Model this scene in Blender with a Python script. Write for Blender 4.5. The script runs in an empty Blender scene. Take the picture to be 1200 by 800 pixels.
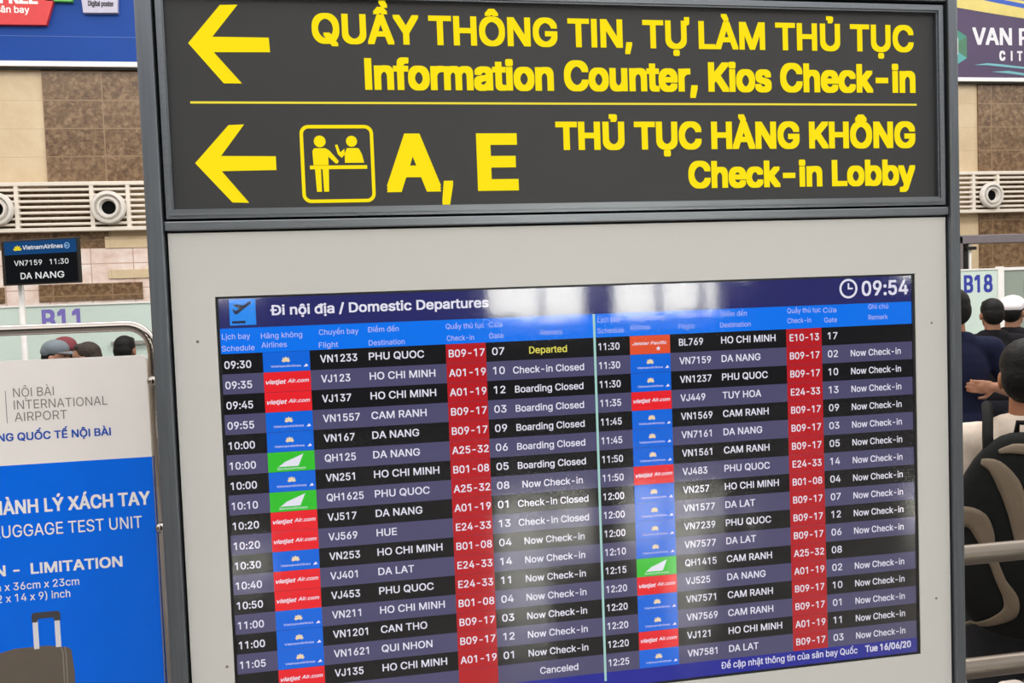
import bpy, bmesh, math, random, os
import numpy as np
from mathutils.geometry import delaunay_2d_cdt
from mathutils import Vector, Matrix, Quaternion
random.seed(7)
V = Vector
S = bpy.context.scene
C = S.collection

# ------------------------------------------------------------------ camera, world, lights, exposure
def cam_setup():
    f, yaw, pitch, roll = 1000.0, .1694, -.0444, -.0368
    cy, sy, cp, sp = math.cos(yaw), math.sin(yaw), math.cos(pitch), math.sin(pitch)
    cr, sr = math.cos(roll), math.sin(roll)
    fw = Vector((sy*cp, cy*cp, sp)); r = Vector((cy, -sy, 0)); u = r.cross(fw)
    r2 = r*cr + u*sr; u2 = u*cr - r*sr
    cd = bpy.data.cameras.new('camera'); co = bpy.data.objects.new('camera', cd); C.objects.link(co)
    m = Matrix((r2, u2, -fw)).transposed().to_4x4(); m.translation = Vector((.2356, -1.4312, 1.7024))
    co.matrix_world = m
    cd.sensor_fit = 'HORIZONTAL'; cd.sensor_width = 36; cd.lens = 36*f/1200; cd.clip_start = .05; cd.clip_end = 200
    S.camera = co
cam_setup()
w = bpy.data.worlds.new('hall_ambient'); S.world = w; w.use_nodes = True
WORLD = 1.75
w.node_tree.nodes['Background'].inputs[0].default_value = (1, .99, .985, 1)
w.node_tree.nodes['Background'].inputs[1].default_value = WORLD
def area(name, loc, size, energy, rot=(0, 0, 0), col=(1, .97, .92)):
    l = bpy.data.lights.new(name, 'AREA'); l.shape = 'RECTANGLE'; l.size, l.size_y = size; l.energy = energy; l.color = col
    o = bpy.data.objects.new(name, l); C.objects.link(o); o.location = loc; o.rotation_euler = rot
area('fill_light', (0, -5, 7), (8, 1.2), 60)  # unseen overhead fill lights, added to brighten the hall and far wall
area('fill_light', (2, 3.6, 7), (12, 1.5), 450)
area('fill_light', (0, -9, 7), (8, 1.2), 40)
S.view_settings.view_transform = 'Standard'; S.view_settings.look = 'None'
S.view_settings.exposure = 0.0; S.view_settings.gamma = 1.0; S.view_settings.use_curve_mapping = False
SKY = 13.0

# ------------------------------------------------------------------ helpers
def lin(c):
    o = []
    for v in c:
        v /= 255.0
        o.append(v/12.92 if v <= .04045 else ((v+.055)/1.055)**2.4)
    return (*o, 1)
MATS = {}
def pm(name, rgb, rough=.5, metal=0.0, var=.05, scale=14.0, bump=0.0, spec=.5, stretch=None):
    """procedural principled material: a noise mottles the colour a little"""
    if name in MATS: return MATS[name]
    m = bpy.data.materials.new(name); m.use_nodes = True; nt = m.node_tree; b = nt.nodes['Principled BSDF']
    tc = nt.nodes.new('ShaderNodeTexCoord'); mp = nt.nodes.new('ShaderNodeMapping')
    if stretch: mp.inputs['Scale'].default_value = stretch
    nz = nt.nodes.new('ShaderNodeTexNoise'); nz.inputs['Scale'].default_value = scale; nz.inputs['Detail'].default_value = 5
    rp = nt.nodes.new('ShaderNodeValToRGB'); c = lin(rgb)
    rp.color_ramp.elements[0].position = .3; rp.color_ramp.elements[1].position = .7
    rp.color_ramp.elements[0].color = (*[v*(1-var) for v in c[:3]], 1); rp.color_ramp.elements[1].color = (*[min(1, v*(1+var)) for v in c[:3]], 1)
    L = nt.links.new
    L(tc.outputs['Object'], mp.inputs[0]); L(mp.outputs[0], nz.inputs['Vector']); L(nz.outputs[0], rp.inputs[0]); L(rp.outputs[0], b.inputs['Base Color'])
    b.inputs['Roughness'].default_value = rough; b.inputs['Metallic'].default_value = metal; b.inputs['Specular IOR Level'].default_value = spec
    if bump:
        bp = nt.nodes.new('ShaderNodeBump'); bp.inputs['Strength'].default_value = bump; bp.inputs['Distance'].default_value = .01
        L(nz.outputs[0], bp.inputs['Height']); L(bp.outputs[0], b.inputs['Normal'])
    MATS[name] = m; return m
def em(name, rgb, strength=1.0):
    """something that gives off light of its own (screen pixels, backlit letters)"""
    if name in MATS: return MATS[name]
    m = bpy.data.materials.new(name); m.use_nodes = True; b = m.node_tree.nodes['Principled BSDF']
    b.inputs['Base Color'].default_value = (.004, .004, .004, 1); b.inputs['Roughness'].default_value = .6; b.inputs['Specular IOR Level'].default_value = 0
    b.inputs['Emission Color'].default_value = lin(rgb); b.inputs['Emission Strength'].default_value = strength
    MATS[name] = m; return m
def stone(name, cols, scale, rough, joint=None, jw=.006, tile=(.58, .29), org=(-2.95, 3.98)):
    m = bpy.data.materials.new(name); m.use_nodes = True; nt = m.node_tree; b = nt.nodes['Principled BSDF']; L = nt.links.new
    tc = nt.nodes.new('ShaderNodeTexCoord')
    nz = nt.nodes.new('ShaderNodeTexNoise'); nz.inputs['Scale'].default_value = scale; nz.inputs['Detail'].default_value = 9; nz.inputs['Roughness'].default_value = .68; nz.inputs['Distortion'].default_value = .4
    rp = nt.nodes.new('ShaderNodeValToRGB'); e = rp.color_ramp.elements
    e[0].position = .34; e[0].color = lin(cols[0]); e[1].position = .68; e[1].color = lin(cols[-1])
    if len(cols) == 3: k = e.new(.5); k.color = lin(cols[1])
    L(tc.outputs['Object'], nz.inputs['Vector']); L(nz.outputs[0], rp.inputs[0]); out = rp.outputs[0]
    if joint:
        sp = nt.nodes.new('ShaderNodeSeparateXYZ'); cb = nt.nodes.new('ShaderNodeCombineXYZ'); L(tc.outputs['Object'], sp.inputs[0])
        ax = nt.nodes.new('ShaderNodeMath'); ax.inputs[1].default_value = 58-org[0]; L(sp.outputs[0], ax.inputs[0])
        az = nt.nodes.new('ShaderNodeMath'); az.inputs[1].default_value = 29-org[1]; L(sp.outputs[2], az.inputs[0])
        L(ax.outputs[0], cb.inputs[0]); L(az.outputs[0], cb.inputs[1])
        br = nt.nodes.new('ShaderNodeTexBrick'); br.offset = 0; br.squash = 1
        br.inputs['Scale'].default_value = 1; br.inputs['Brick Width'].default_value = tile[0]; br.inputs['Row Height'].default_value = tile[1]
        br.inputs['Mortar Size'].default_value = jw; br.inputs['Bias'].default_value = -.2
        br.inputs['Color1'].default_value = (0, 0, 0, 1); br.inputs['Color2'].default_value = (.25, .25, .25, 1); br.inputs['Mortar'].default_value = (1, 1, 1, 1)
        L(cb.outputs[0], br.inputs['Vector'])
        mx = nt.nodes.new('ShaderNodeMixRGB'); mx.inputs[2].default_value = lin(joint)
        L(br.outputs['Color'], mx.inputs[0]); L(out, mx.inputs[1]); out = mx.outputs[0]
    L(out, b.inputs['Base Color']); b.inputs['Roughness'].default_value = rough
    return m
def pane_mat(name, tint, ior, gain, rough):
    m = bpy.data.materials.new(name); m.use_nodes = True; nt = m.node_tree; nt.nodes.remove(nt.nodes['Principled BSDF']); L = nt.links.new
    fr = nt.nodes.new('ShaderNodeFresnel'); fr.inputs[0].default_value = ior
    mu = nt.nodes.new('ShaderNodeMath'); mu.operation = 'MULTIPLY'; mu.inputs[1].default_value = gain; mu.use_clamp = True
    tr = nt.nodes.new('ShaderNodeBsdfTransparent'); tr.inputs[0].default_value = (*tint, 1)
    gl = nt.nodes.new('ShaderNodeBsdfGlossy'); gl.inputs['Roughness'].default_value = rough
    mx = nt.nodes.new('ShaderNodeMixShader')
    L(fr.outputs[0], mu.inputs[0]); L(mu.outputs[0], mx.inputs[0]); L(tr.outputs[0], mx.inputs[1]); L(gl.outputs[0], mx.inputs[2])
    L(mx.outputs[0], nt.nodes['Material Output'].inputs[0]); return m

WL = {}
def thing(name, label, cat, loc=(0, 0, 0), rz=0, group=None):
    o = bpy.data.objects.new(name, None); C.objects.link(o); o.location = loc; o.rotation_euler = (0, 0, rz); o.empty_display_size = .1
    o['label'] = label; o['category'] = cat
    if group: o['group'] = group
    WL[o.name] = Vector(loc); return o
def tag(o, label, cat, group=None):
    o['label'] = label; o['category'] = cat
    if group: o['group'] = group
    return o

class MB:
    def __init__(s): s.v = []; s.f = []; s.m = []
    def add(s, vs, fs, mi=0):
        n = len(s.v); s.v += [tuple(v) for v in vs]; s.f += [tuple(n+i for i in f) for f in fs]; s.m += [mi]*len(fs)
    def box(s, x0, x1, y0, y1, z0, z1, mi=0):
        vs = [(x, y, z) for z in (z0, z1) for y in (y0, y1) for x in (x0, x1)]
        s.add(vs, [(0, 2, 3, 1), (4, 5, 7, 6), (0, 1, 5, 4), (2, 6, 7, 3), (0, 4, 6, 2), (1, 3, 7, 5)], mi); return s
    def rbox(s, x0, x1, y0, y1, z0, z1, b=.004, seg=2, mi=0):
        bm = bmesh.new(); bmesh.ops.create_cube(bm, size=1)
        for v in bm.verts: v.co = ((x0+x1)/2+v.co.x*(x1-x0), (y0+y1)/2+v.co.y*(y1-y0), (z0+z1)/2+v.co.z*(z1-z0))
        bmesh.ops.bevel(bm, geom=bm.edges[:], offset=b, segments=seg, affect='EDGES', profile=.5)
        s.bm(bm, mi); return s
    def bm(s, bm, mi=0):
        bm.verts.index_update(); s.add([v.co[:] for v in bm.verts], [[v.index for v in f.verts] for f in bm.faces], mi); bm.free()
    def poly(s, pts, y, t=0.0, mi=0):
        """outline in x,z facing -y, front at y, thickness t behind it"""
        n = len(pts)
        a = sum(pts[i][0]*pts[(i+1) % n][1]-pts[(i+1) % n][0]*pts[i][1] for i in range(n))
        if a < 0: pts = pts[::-1]
        if not t: s.add([(x, y, z) for x, z in pts], [tuple(range(n))], mi); return s
        s.add([(x, y, z) for x, z in pts]+[(x, y+t, z) for x, z in pts],
              [tuple(range(n)), tuple(range(2*n-1, n-1, -1))]+[(i+n, (i+1) % n+n, (i+1) % n, i) for i in range(n)], mi); return s
    def ring(s, outer, inner, y, t, mi=0):
        n = len(outer); vs = [(x, y, z) for x, z in outer]+[(x, y, z) for x, z in inner]+[(x, y+t, z) for x, z in outer]+[(x, y+t, z) for x, z in inner]
        fs = []
        for i in range(n):
            j = (i+1) % n
            fs += [(i, j, n+j, n+i), (2*n+j, 2*n+i, 3*n+i, 3*n+j), (j, i, 2*n+i, 2*n+j), (n+i, n+j, 3*n+j, 3*n+i)]
        s.add(vs, fs, mi); return s
    def tube(s, pts, r, seg=14, mi=0, caps=True):
        pts = [Vector(p) for p in pts]; n = len(pts); rs = r if isinstance(r, (list, tuple)) else [r]*n
        vs = []; up = None
        for i, p in enumerate(pts):
            d = (pts[min(i+1, n-1)]-pts[max(i-1, 0)]).normalized()
            if up is None: up = d.orthogonal().normalized()
            up = (up-d*up.dot(d)).normalized(); q = d.cross(up)
            for k in range(seg):
                a = 2*math.pi*k/seg; vs.append(p+(up*math.cos(a)+q*math.sin(a))*rs[i])
        fs = [(i*seg+k, i*seg+(k+1) % seg, (i+1)*seg+(k+1) % seg, (i+1)*seg+k) for i in range(n-1) for k in range(seg)]
        if caps: fs += [tuple(range(seg-1, -1, -1)), tuple((n-1)*seg+k for k in range(seg))]
        s.add(vs, fs, mi); return s
    def lathe(s, prof, c, axis='Y', seg=32, mi=0):
        """profile of (radius, offset along axis)"""
        vs = []; n = len(prof)
        for r, h in prof:
            for k in range(seg):
                a = 2*math.pi*k/seg; x, z = r*math.cos(a), r*math.sin(a)
                vs.append((c[0]+x, c[1]+h, c[2]+z) if axis == 'Y' else (c[0]+x, c[1]+z, c[2]+h))
        fs = [(i*seg+k, i*seg+(k+1) % seg, (i+1)*seg+(k+1) % seg, (i+1)*seg+k) for i in range(n-1) for k in range(seg)]
        s.add(vs, fs, mi); return s
    def sphere(s, c, r, mi=0, u=20, v=12, rot=None):
        bm = bmesh.new(); bmesh.ops.create_uvsphere(bm, u_segments=u, v_segments=v, radius=1)
        r = r if isinstance(r, (tuple, list)) else (r, r, r)
        M = Matrix.Translation(c) @ (rot.to_4x4() if rot else Matrix.Identity(4)) @ Matrix.Diagonal((*r, 1))
        bm.transform(M); s.bm(bm, mi); return s
    def cone(s, p0, r0, p1, r1, seg=20, mi=0):
        p0, p1 = Vector(p0), Vector(p1); s.sphere(p0, r0, mi); s.sphere(p1, r1, mi); s.tube([p0, p1], [r0, r1], seg, mi); return s
    def build(s, name, mats, parent=None, local=False, smooth=False, kind=None):
        me = bpy.data.meshes.new(name); off = Vector((0, 0, 0))
        if parent is not None and not local: off = WL.get(parent.name, Vector((0, 0, 0)))
        me.from_pydata([(v[0]-off.x, v[1]-off.y, v[2]-off.z) for v in s.v], [], s.f)
        mats = mats if isinstance(mats, (list, tuple)) else [mats]
        for m in mats: me.materials.append(m)
        me.polygons.foreach_set('material_index', s.m)
        if smooth: me.polygons.foreach_set('use_smooth', [True]*len(s.f))
        me.update()
        o = bpy.data.objects.new(name, me); C.objects.link(o)
        if parent is not None: o.parent = parent; WL[o.name] = off
        if kind: o['kind'] = kind
        if smooth == 'auto':
            try: me.set_sharp_from_angle(angle=math.radians(40))
            except Exception: pass
        return o

# ---- lettering: glyph outlines of Blender's bundled sans face
try: FONT = bpy.data.fonts.load(os.path.join(bpy.utils.system_resource('DATAFILES', path='fonts'), 'Inter.woff2'))
except Exception: FONT = None
GC = {}
def glyphs(t, bold=0.0, italic=0.0, res=3):
    k = (t, bold, italic, res)
    if k in GC: return GC[k]
    cu = bpy.data.curves.new('glyphs', 'FONT'); cu.body = t.replace('I', '\u0399').replace('l', '\u217c') if FONT else t; cu.resolution_u = res; cu.shear = italic; cu.fill_mode = 'NONE'
    if FONT: cu.font = FONT
    o = bpy.data.objects.new('glyphs', cu); C.objects.link(o)
    me = bpy.data.meshes.new_from_object(o.evaluated_get(bpy.context.evaluated_depsgraph_get()))
    cap = .5087 if FONT else .682
    pts = [(v.co.x/cap, v.co.y/cap) for v in me.vertices]; ed = [tuple(sorted(e.vertices)) for e in me.edges]
    drop = set()                        # plain figure one: no foot
    for a, b_ in ed:
        if b_-a == 3:
            q4 = pts[a:b_+1]; hx4 = max(p[0] for p in q4)-min(p[0] for p in q4); z4 = [p[1] for p in q4]
            if .55 < hx4 < .7 and min(z4) > -.01 and max(z4) < .13: drop |= set(range(a, b_+1))
    ed = [e for e in ed if e[0] not in drop]
    dirs = [(a, b_) if b_ == a+1 else (b_, a) for a, b_ in ed]      # outlines run in index order; the long edge closes each
    vs, _, fs = delaunay_2d_cdt([V(p) for p in pts], ed, [], 0, 1e-6)[:3]
    A = np.array([pts[a] for a, _b in dirs]); B = np.array([pts[b_] for _a, b_ in dirs]); keep = []
    for f in fs:                                                     # keep what a nonzero winding rule fills
        cx = sum(vs[i][0] for i in f)/len(f); cy = sum(vs[i][1] for i in f)/len(f)
        cr = (B[:, 0]-A[:, 0])*(cy-A[:, 1])-(cx-A[:, 0])*(B[:, 1]-A[:, 1])
        wn = np.sum((A[:, 1] <= cy) & (B[:, 1] > cy) & (cr > 0))-np.sum((A[:, 1] > cy) & (B[:, 1] <= cy) & (cr < 0))
        if wn: keep.append(tuple(f))
    fs = keep; vs = [(v[0], v[1]) for v in vs]
    bpy.data.objects.remove(o); bpy.data.curves.remove(cu); bpy.data.meshes.remove(me)
    GC[k] = (vs, fs, min(v[0] for v in vs), max(v[0] for v in vs)); return GC[k]
LAY = .00001
def natw(t, bold=0.0, italic=0.0):
    g = glyphs(t, 0, italic); return g[3]-g[2]
def text(mb, t, x, z, cap, y, x1=None, fx=1.0, align='l', bold=0.0, italic=0.0, mi=0, res=3):
    """cap = cap height; x..x1 stretches the line to fit, else fx is the width factor"""
    vs, fs, a, b = glyphs(t, 0, italic, res)
    r = 2.2*bold*cap; wd = (b-a)*fx*cap; cap -= 2*r; z += r
    if x1 is not None: x += r; x1 -= r; fx = (x1-x)/((b-a)*cap)
    else: fx = (wd-2*r)/((b-a)*cap); x += r if align == 'l' else (-r if align == 'r' else 0)
    sx = fx*cap; x0 = x if (align == 'l' or x1 is not None) else (x-(b-a)*sx if align == 'r' else x-(b-a)*sx/2)
    # heavier strokes: the outline swept round a small rectangle
    offs = [(0, 0)]+([(r*a_, .8*r*b_) for a_ in (-1, 0, 1) for b_ in (-1, 0, 1) if a_ or b_] if bold else [])
    for k, (ox, oz) in enumerate(offs): mb.add([(x0+(vx-a)*sx+ox, y-k*LAY, z+vy*cap+oz) for vx, vy in vs], fs, mi)
def rrect(x0, x1, z0, z1, r, n=6):
    out = []
    for cx, cz, a0 in ((x1-r, z1-r, 0), (x0+r, z1-r, 90), (x0+r, z0+r, 180), (x1-r, z0+r, 270)):
        for k in range(n+1):
            a = math.radians(a0+90*k/n); out.append((cx+r*math.cos(a), cz+r*math.sin(a)))
    return out
def ell(cx, cz, rx, rz=None, n=20):
    rz = rz or rx; return [(cx+rx*math.cos(2*math.pi*k/n), cz+rz*math.sin(2*math.pi*k/n)) for k in range(n)]

# ------------------------------------------------------------------ materials
steel = pm('brushed_steel', (120, 125, 132), .36, .85, .12, 6, 0, .5, (30, 30, 1))
alu = pm('frame_aluminium', (128, 132, 138), .36, .85, .10, 6, 0, .5, (1, 30, 30))
chrome = pm('chrome_tube', (170, 162, 155), .12, 1.0, .03)
darkgap = pm('black_gasket', (20, 20, 22), .7)
fasciam = pm('offwhite_painted_sheet', (210, 208, 203), .42, 0, .02, 3)
signm = pm('dark_grey_sign_sheet', (64, 64, 65), .45, 0, .03, 8, 0, .25)
yellow = em('backlit_yellow', (255, 228, 22), 1.0)
rule_m = em('backlit_pale_yellow', (240, 222, 70), 1.0)
cream = stone('cream_stone', [(196, 172, 138), (206, 184, 150), (216, 196, 164)], 2.2, .3, (188, 164, 130), .003)
brown = stone('brown_marble', [(74, 52, 34), (112, 86, 60), (152, 126, 96)], 20, .3, (146, 120, 92), .006)
reflst = stone('stone_painted_reflection', [(214, 186, 170), (232, 212, 202), (244, 234, 228)], 5, .2, (196, 164, 148), .006, (.42, .26))  # pale tones imitate window light mirrored in polished marble
floorm = stone('polished_floor_tile', [(100, 97, 92), (114, 110, 105), (126, 122, 116)], 3, .14)
floorm.node_tree.nodes['Principled BSDF'].inputs['Specular IOR Level'].default_value = .9
offwhite = pm('offwhite_metal', (226, 216, 202), .45, 0, .03)
white = pm('white_paint', (240, 238, 234), .4, 0, .02)
black = pm('black_plastic', (18, 18, 19), .4, 0, .1)

# ------------------------------------------------------------------ setting
YW = 8.2
def struct(mb, name, mat, **k): return mb.build(name, mat, kind='structure', **k)
struct(MB().box(-14, 22, -12.3, YW+.3, -.1, 0), 'floor', floorm)
struct(MB().box(-14, 22, YW, YW+.3, 0, 7), 'wall_back', cream)
struct(MB().box(-2.95, 7.2, YW-.02, YW, 3.06, 5.2), 'trim_1', brown)
struct(MB().box(-6, -2.387, YW-.02, YW, 2.44, 3.06), 'trim_2', brown)
struct(MB().box(7.889, 12, YW-.02, YW, .9, 5.2), 'trim_3', brown)
struct(MB().box(-6.2, -.6, YW-.03, YW, 1.2, 2.44), 'painted_reflection_band', reflst)  # bright window reflection on the polished wall, put into the band's colour
b = MB(); b.box(-3.09, -2.07, YW-.045, YW-.03, 1.90, 2.075); struct(b, 'trim_5', brown)
b = MB(); b.box(-2.42, -.9, YW-.04, YW-.03, 2.44, 2.56); struct(b, 'trim_6', cream)
b = MB(); b.box(-3.52, -3.42, YW-.045, YW-.03, 1.90, 2.06); struct(b, 'trim_7', brown)
b = MB(); b.box(-2.40, -1.3, YW-.045, YW-.03, 2.12, 2.21); struct(b, 'trim_8', cream)
struct(MB().box(-14.3, -14, -12.3, YW+.3, 0, 7), 'wall_left', cream)
struct(MB().box(22, 22.3, -12.3, YW+.3, 0, 7), 'wall_right', cream)
# the glazed front of the hall, behind the camera
rearm = pm('rear_wall_panel', (70, 68, 70), .7)
wins = [(-2.5, -1.35, 1.95, 2.5), (2.18, 3.05, 1.42, 4.4), (3.07, 3.8, 1.42, 2.5), (4.25, 5.05, 1.42, 2.5), (5.07, 5.8, 1.42, 4.4), (5.82, 6.12, 1.42, 2.5), (6.45, 6.72, 1.95, 2.4), (9.4, 10.4, 1.9, 2.5)]
b = MB(); x = -14.0
for x0, x1, z0, z1 in wins:
    b.box(x, x0, -12.3, -12, 0, 7); b.box(x0, x1, -12.3, -12, z1, 7)
    if z0 > 0: b.box(x0, x1, -12.3, -12, 0, z0)
    x = x1
b.box(x, 22, -12.3, -12, 0, 7); struct(b, 'wall_rear', rearm)
glassm = pane_mat('window_glass', (.97, .98, .97), 1.45, 1, .02)
for i, (x0, x1, z0, z1) in enumerate(wins):
    f = MB(); t = .018
    f.box(x0, x0+t, -12.2, -12.1, z0, z1); f.box(x1-t, x1, -12.2, -12.1, z0, z1); f.box(x0+t, x1-t, -12.2, -12.1, z1-t, z1); f.box(x0+t, x1-t, -12.2, -12.1, z0, z0+t)
    if x1-x0 > 1.9: f.box((x0+x1)/2-.02, (x0+x1)/2+.02, -12.2, -12.1, z0+t, z1-t)
    w_ = struct(f, 'window_%d' % (i+1), pm('window_frame', (120, 122, 125), .4, .6))
    MB().box(x0+t, x1-t, -12.155, -12.145, z0+t, z1-t).build('pane', glassm, w_)
skym = bpy.data.materials.new('bright_overcast_sky'); skym.use_nodes = True
skym.node_tree.nodes['Principled BSDF'].inputs['Base Color'].default_value = (0, 0, 0, 1)
skym.node_tree.nodes['Principled BSDF'].inputs['Emission Color'].default_value = (1, .97, .88, 1)
skym.node_tree.nodes['Principled BSDF'].inputs['Emission Strength'].default_value = SKY
struct(MB().box(-40, 50, -26.1, -26, -1, 9.5), 'sky', skym)
leafm = pm('tree_leaves', (160, 186, 110), .8, 0, .35, 6)
for i, (tx, ty, tr, th) in enumerate(((.2, -16.5, 1.1, 1.3), (2.7, -16.8, 1.25, 1.72), (5.1, -16.5, 1.1, 1.42), (7.5, -16.8, 1.1, 1.5), (9.9, -16.5, 1.1, 1.5), (12.4, -17, 1.2, 1.6))):
    tm = MB()
    for k in range(46):
        a, q = random.uniform(0, 6.28), random.uniform(0, 1)**.5*tr; sr_ = random.uniform(.18, .34)
        tm.sphere((tx+q*.8*math.cos(a), ty+q*.6*math.sin(a), .35+random.uniform(0, 1)*(th-.35-sr_)*(1-.5*(q/tr)**2)), sr_, u=10, v=7)
    t_ = thing('garden_shrub', ('low', 'broad', 'small', 'round', 'bushy', 'wide')[i]+' green shrub outside the glazed front of the hall', 'shrub', (tx, ty, 0), group='shrubs outside the hall')
    tm.build('leaves', leafm, t_, smooth=True); MB().tube([(tx, ty, -.02), (tx, ty, th*.6)], .05).build('trunk', pm('bark', (90, 75, 60), .9), t_)
struct(MB().box(-40, 50, -26, -12.3, -.12, -.02), 'ground', pm('paving', (150, 148, 140), .9))

# ------------------------------------------------------------------ information stand (posts, rails, white fascia)
st = thing('information_stand', 'steel-framed stand with white fascia carrying the airport sign and flight screen', 'stand', (.615, .06, 0))
for x0, x1 in ((-.096, -.0705), (1.3075, 1.3265)):
    MB().rbox(x0, x1, -.012, .075, .02, 2.36, .0025).build('post', steel, st)
MB().rbox(-.0705, 1.3075, -.006, .06, 2.2245, 2.262, .002).build('top_rail', alu, st)
MB().rbox(-.0705, 1.3075, -.006, .06, 1.8365, 1.8515, .002).build('middle_rail', alu, st)
MB().rbox(-.0705, 1.3075, .0, .06, .30, .34, .002).build('bottom_rail', alu, st)
MB().box(-.0705, 1.3075, .0235, .032, .34, 1.8365).box(-.0705, 1.3075, .032, .036, 1.8515, 2.2245).build('back_panel', darkgap, st)
f = MB(); X0, X1, Z0, Z1 = 0.0, 1.24, 1.0145, 1.7305
f.box(-.0665, X0, 0, .022, .345, 1.833); f.box(X1, 1.304, 0, .022, .345, 1.833); f.box(X0, X1, 0, .022, Z1, 1.833); f.box(X0, X1, 0, .022, .345, Z0)
fa = f.build('fascia', fasciam, st)
for sx, sz in ((1.273, 1.638), (1.274, 1.118), (-.011, 1.128), (-.03, 1.66)):
    MB().lathe([(.0001, -.0012), (.0018, -.001), (.0026, .0002)], (sx, 0, sz), seg=12).build('screw', pm('dull_screw', (150, 140, 120), .4, .6), fa)
for x0, x1 in ((-.13, -.04), (1.275, 1.36)):
    MB().rbox(x0, x1, -.22, .3, 0, .02, .004).build('foot_plate', steel, st)

# ------------------------------------------------------------------ direction sign
sg = thing('direction_sign', 'dark grey lightbox sign with yellow arrows and lettering above the flight screen', 'sign', (.615, .01, 1.8525))
MB().box(-.055, 1.2885, .004, .03, 1.869, 2.206).build('sign_panel', signm, sg)
FX0, FX1, FZ0, FZ1 = -.0665, 1.3025, 1.8555, 2.2185
fr = MB(); IX0, IX1, IZ0, IZ1 = -.0545, 1.288, 1.8705, 2.205
fr.ring([(FX0, FZ0), (FX1, FZ0), (FX1, FZ1), (FX0, FZ1)], [(IX0+.0, IZ0), (IX1, IZ0), (IX1, IZ1), (IX0, IZ1)], -.004, .034)
fr.ring([(FX0+.004, FZ0+.005), (FX1-.005, FZ0+.005), (FX1-.005, FZ1-.005), (FX0+.004, FZ1-.005)], [(IX0-.002, IZ0-.003), (IX1+.003, IZ0-.003), (IX1+.003, IZ1+.003), (IX0-.002, IZ1+.003)], -.007, .004)
fr.build('sign_frame', alu, sg)
Y = .0032
def sgn(name, items, mat=yellow):
    mb = MB()
    for it in items: text(mb, *it[:5], x1=it[5], bold=it[6] if len(it) > 6 else .012, res=5)
    return mb.build(name, mat, sg)
sgn('lettering', [("QUẦY THÔNG TIN, TỰ LÀM THỦ TỤC", .171, 2.1345, .0492, Y, 1.247, .0215)])
sgn('lettering', [("Information Counter, Kios Check-in", .2525, 2.0605, .0525, Y, 1.2495, .026)])
sgn('lettering', [("THỦ TỤC HÀNG KHÔNG", .5695, 1.9605, .0492, Y, 1.2475, .027)])
sgn('lettering', [("Check-in Lobby", .806, 1.8925, .0485, Y, 1.2465, .027)])
sgn('lettering', [("A", .2805, 1.8925, .0985, Y, .3705, .028), (",", .3715, 1.8925, .098, Y, .391, .016), ("E", .4325, 1.8925, .0985, Y, .5025, .028)])
MB().poly([(-.021, 2.1325), (.030, 2.070), (.058, 2.070), (.017, 2.119), (.104, 2.120), (.103, 2.143), (.016, 2.143), (.057, 2.194), (.030, 2.193)], Y, .0006).build('arrow', yellow, sg)
MB().poly([(-.020, 1.944), (.034, 1.881), (.060, 1.880), (.020, 1.931), (.105, 1.932), (.105, 1.954), (.020, 1.955), (.058, 2.005), (.034, 2.004)], Y, .0006).build('arrow', yellow, sg)
MB().box(-.0225, 1.2515, Y, Y+.0006, 2.0380, 2.0414).build('dividing_rule', rule_m, sg)
pc = MB(); pc.ring(rrect(.144, .262, 1.878, 2.004, .014), rrect(.1495, .2565, 1.8835, 1.9985, .009), Y, .0006)
pc.poly(ell(.1755, 1.9775, .0095), Y)
pc.poly([(.163, 1.962), (.166, 1.9665), (.184, 1.9665), (.190, 1.963), (.2045, 1.9455), (.2025, 1.9415), (.199, 1.942), (.188, 1.953), (.188, 1.939), (.164, 1.939)], Y)
pc.poly([(.166, 1.9325), (.1755, 1.9325), (.1755, 1.896), (.1675, 1.896)], Y); pc.poly([(.178, 1.9325), (.188, 1.9325), (.187, 1.896), (.179, 1.896)], Y)
pc.poly([(.158, 1.9325), (.250, 1.9325), (.250, 1.9385), (.158, 1.9385)], Y)
pc.poly(ell(.2265, 1.9775, .0090), Y)
pc.poly([(.2145, 1.9425), (.2455, 1.9425), (.2425, 1.956), (.238, 1.9655), (.2345, 1.9665), (.2185, 1.9665), (.2145, 1.9575)], Y)
pc.poly([(.2145, 1.9655), (.2145, 1.956), (.2095, 1.9505), (.2035, 1.9565), (.1995, 1.9715), (.2035, 1.9725), (.2075, 1.9595)], Y)
pc.build('check_in_pictogram', yellow, sg)

# ------------------------------------------------------------------ flight screen
sc = thing('departures_screen', 'large wall display listing domestic departures in two columns, time 09:54', 'screen', (.62, .012, 1.3725))
rowd, rowl = em('screen_row_dark', (17, 17, 20)), em('screen_row_violet', (80, 77, 112))
txt = em('screen_text_white', (236, 234, 248)); txt2 = em('screen_text_pale', (196, 198, 248)); ytxt = em('screen_text_yellow', (235, 225, 95))
redc = em('screen_red', (186, 26, 34)); vnb = em('logo_blue', (8, 104, 226)); vjr = em('logo_red', (240, 34, 44)); qhg = em('logo_green', (52, 196, 46)); blo = em('logo_orange', (232, 84, 48))
gold = em('logo_gold', (238, 218, 176)); hdrm = em('screen_header_navy', (40, 42, 104)); colm = em('screen_bar_blue', (0, 118, 246)); footm = em('screen_footer_blue', (22, 32, 152))
dkb = em('icon_dark', (40, 44, 66)); sky_ic = em('icon_blue', (38, 142, 246)); divm = em('screen_divider', (168, 214, 205))
SY = .004
bz = MB(); E_ = .0006; bz.ring([(X0+E_, Z0+E_), (X1-E_, Z0+E_), (X1-E_, Z1-E_), (X0+E_, Z1-E_)], [(.0045, 1.0185), (1.2345, 1.0185), (1.2345, 1.727), (.0045, 1.727)], .0015, .02); bz.box(X0+E_, X1-E_, .012, .02, Z0+E_, Z1-E_)
bz.build('bezel', black, sc)
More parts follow.
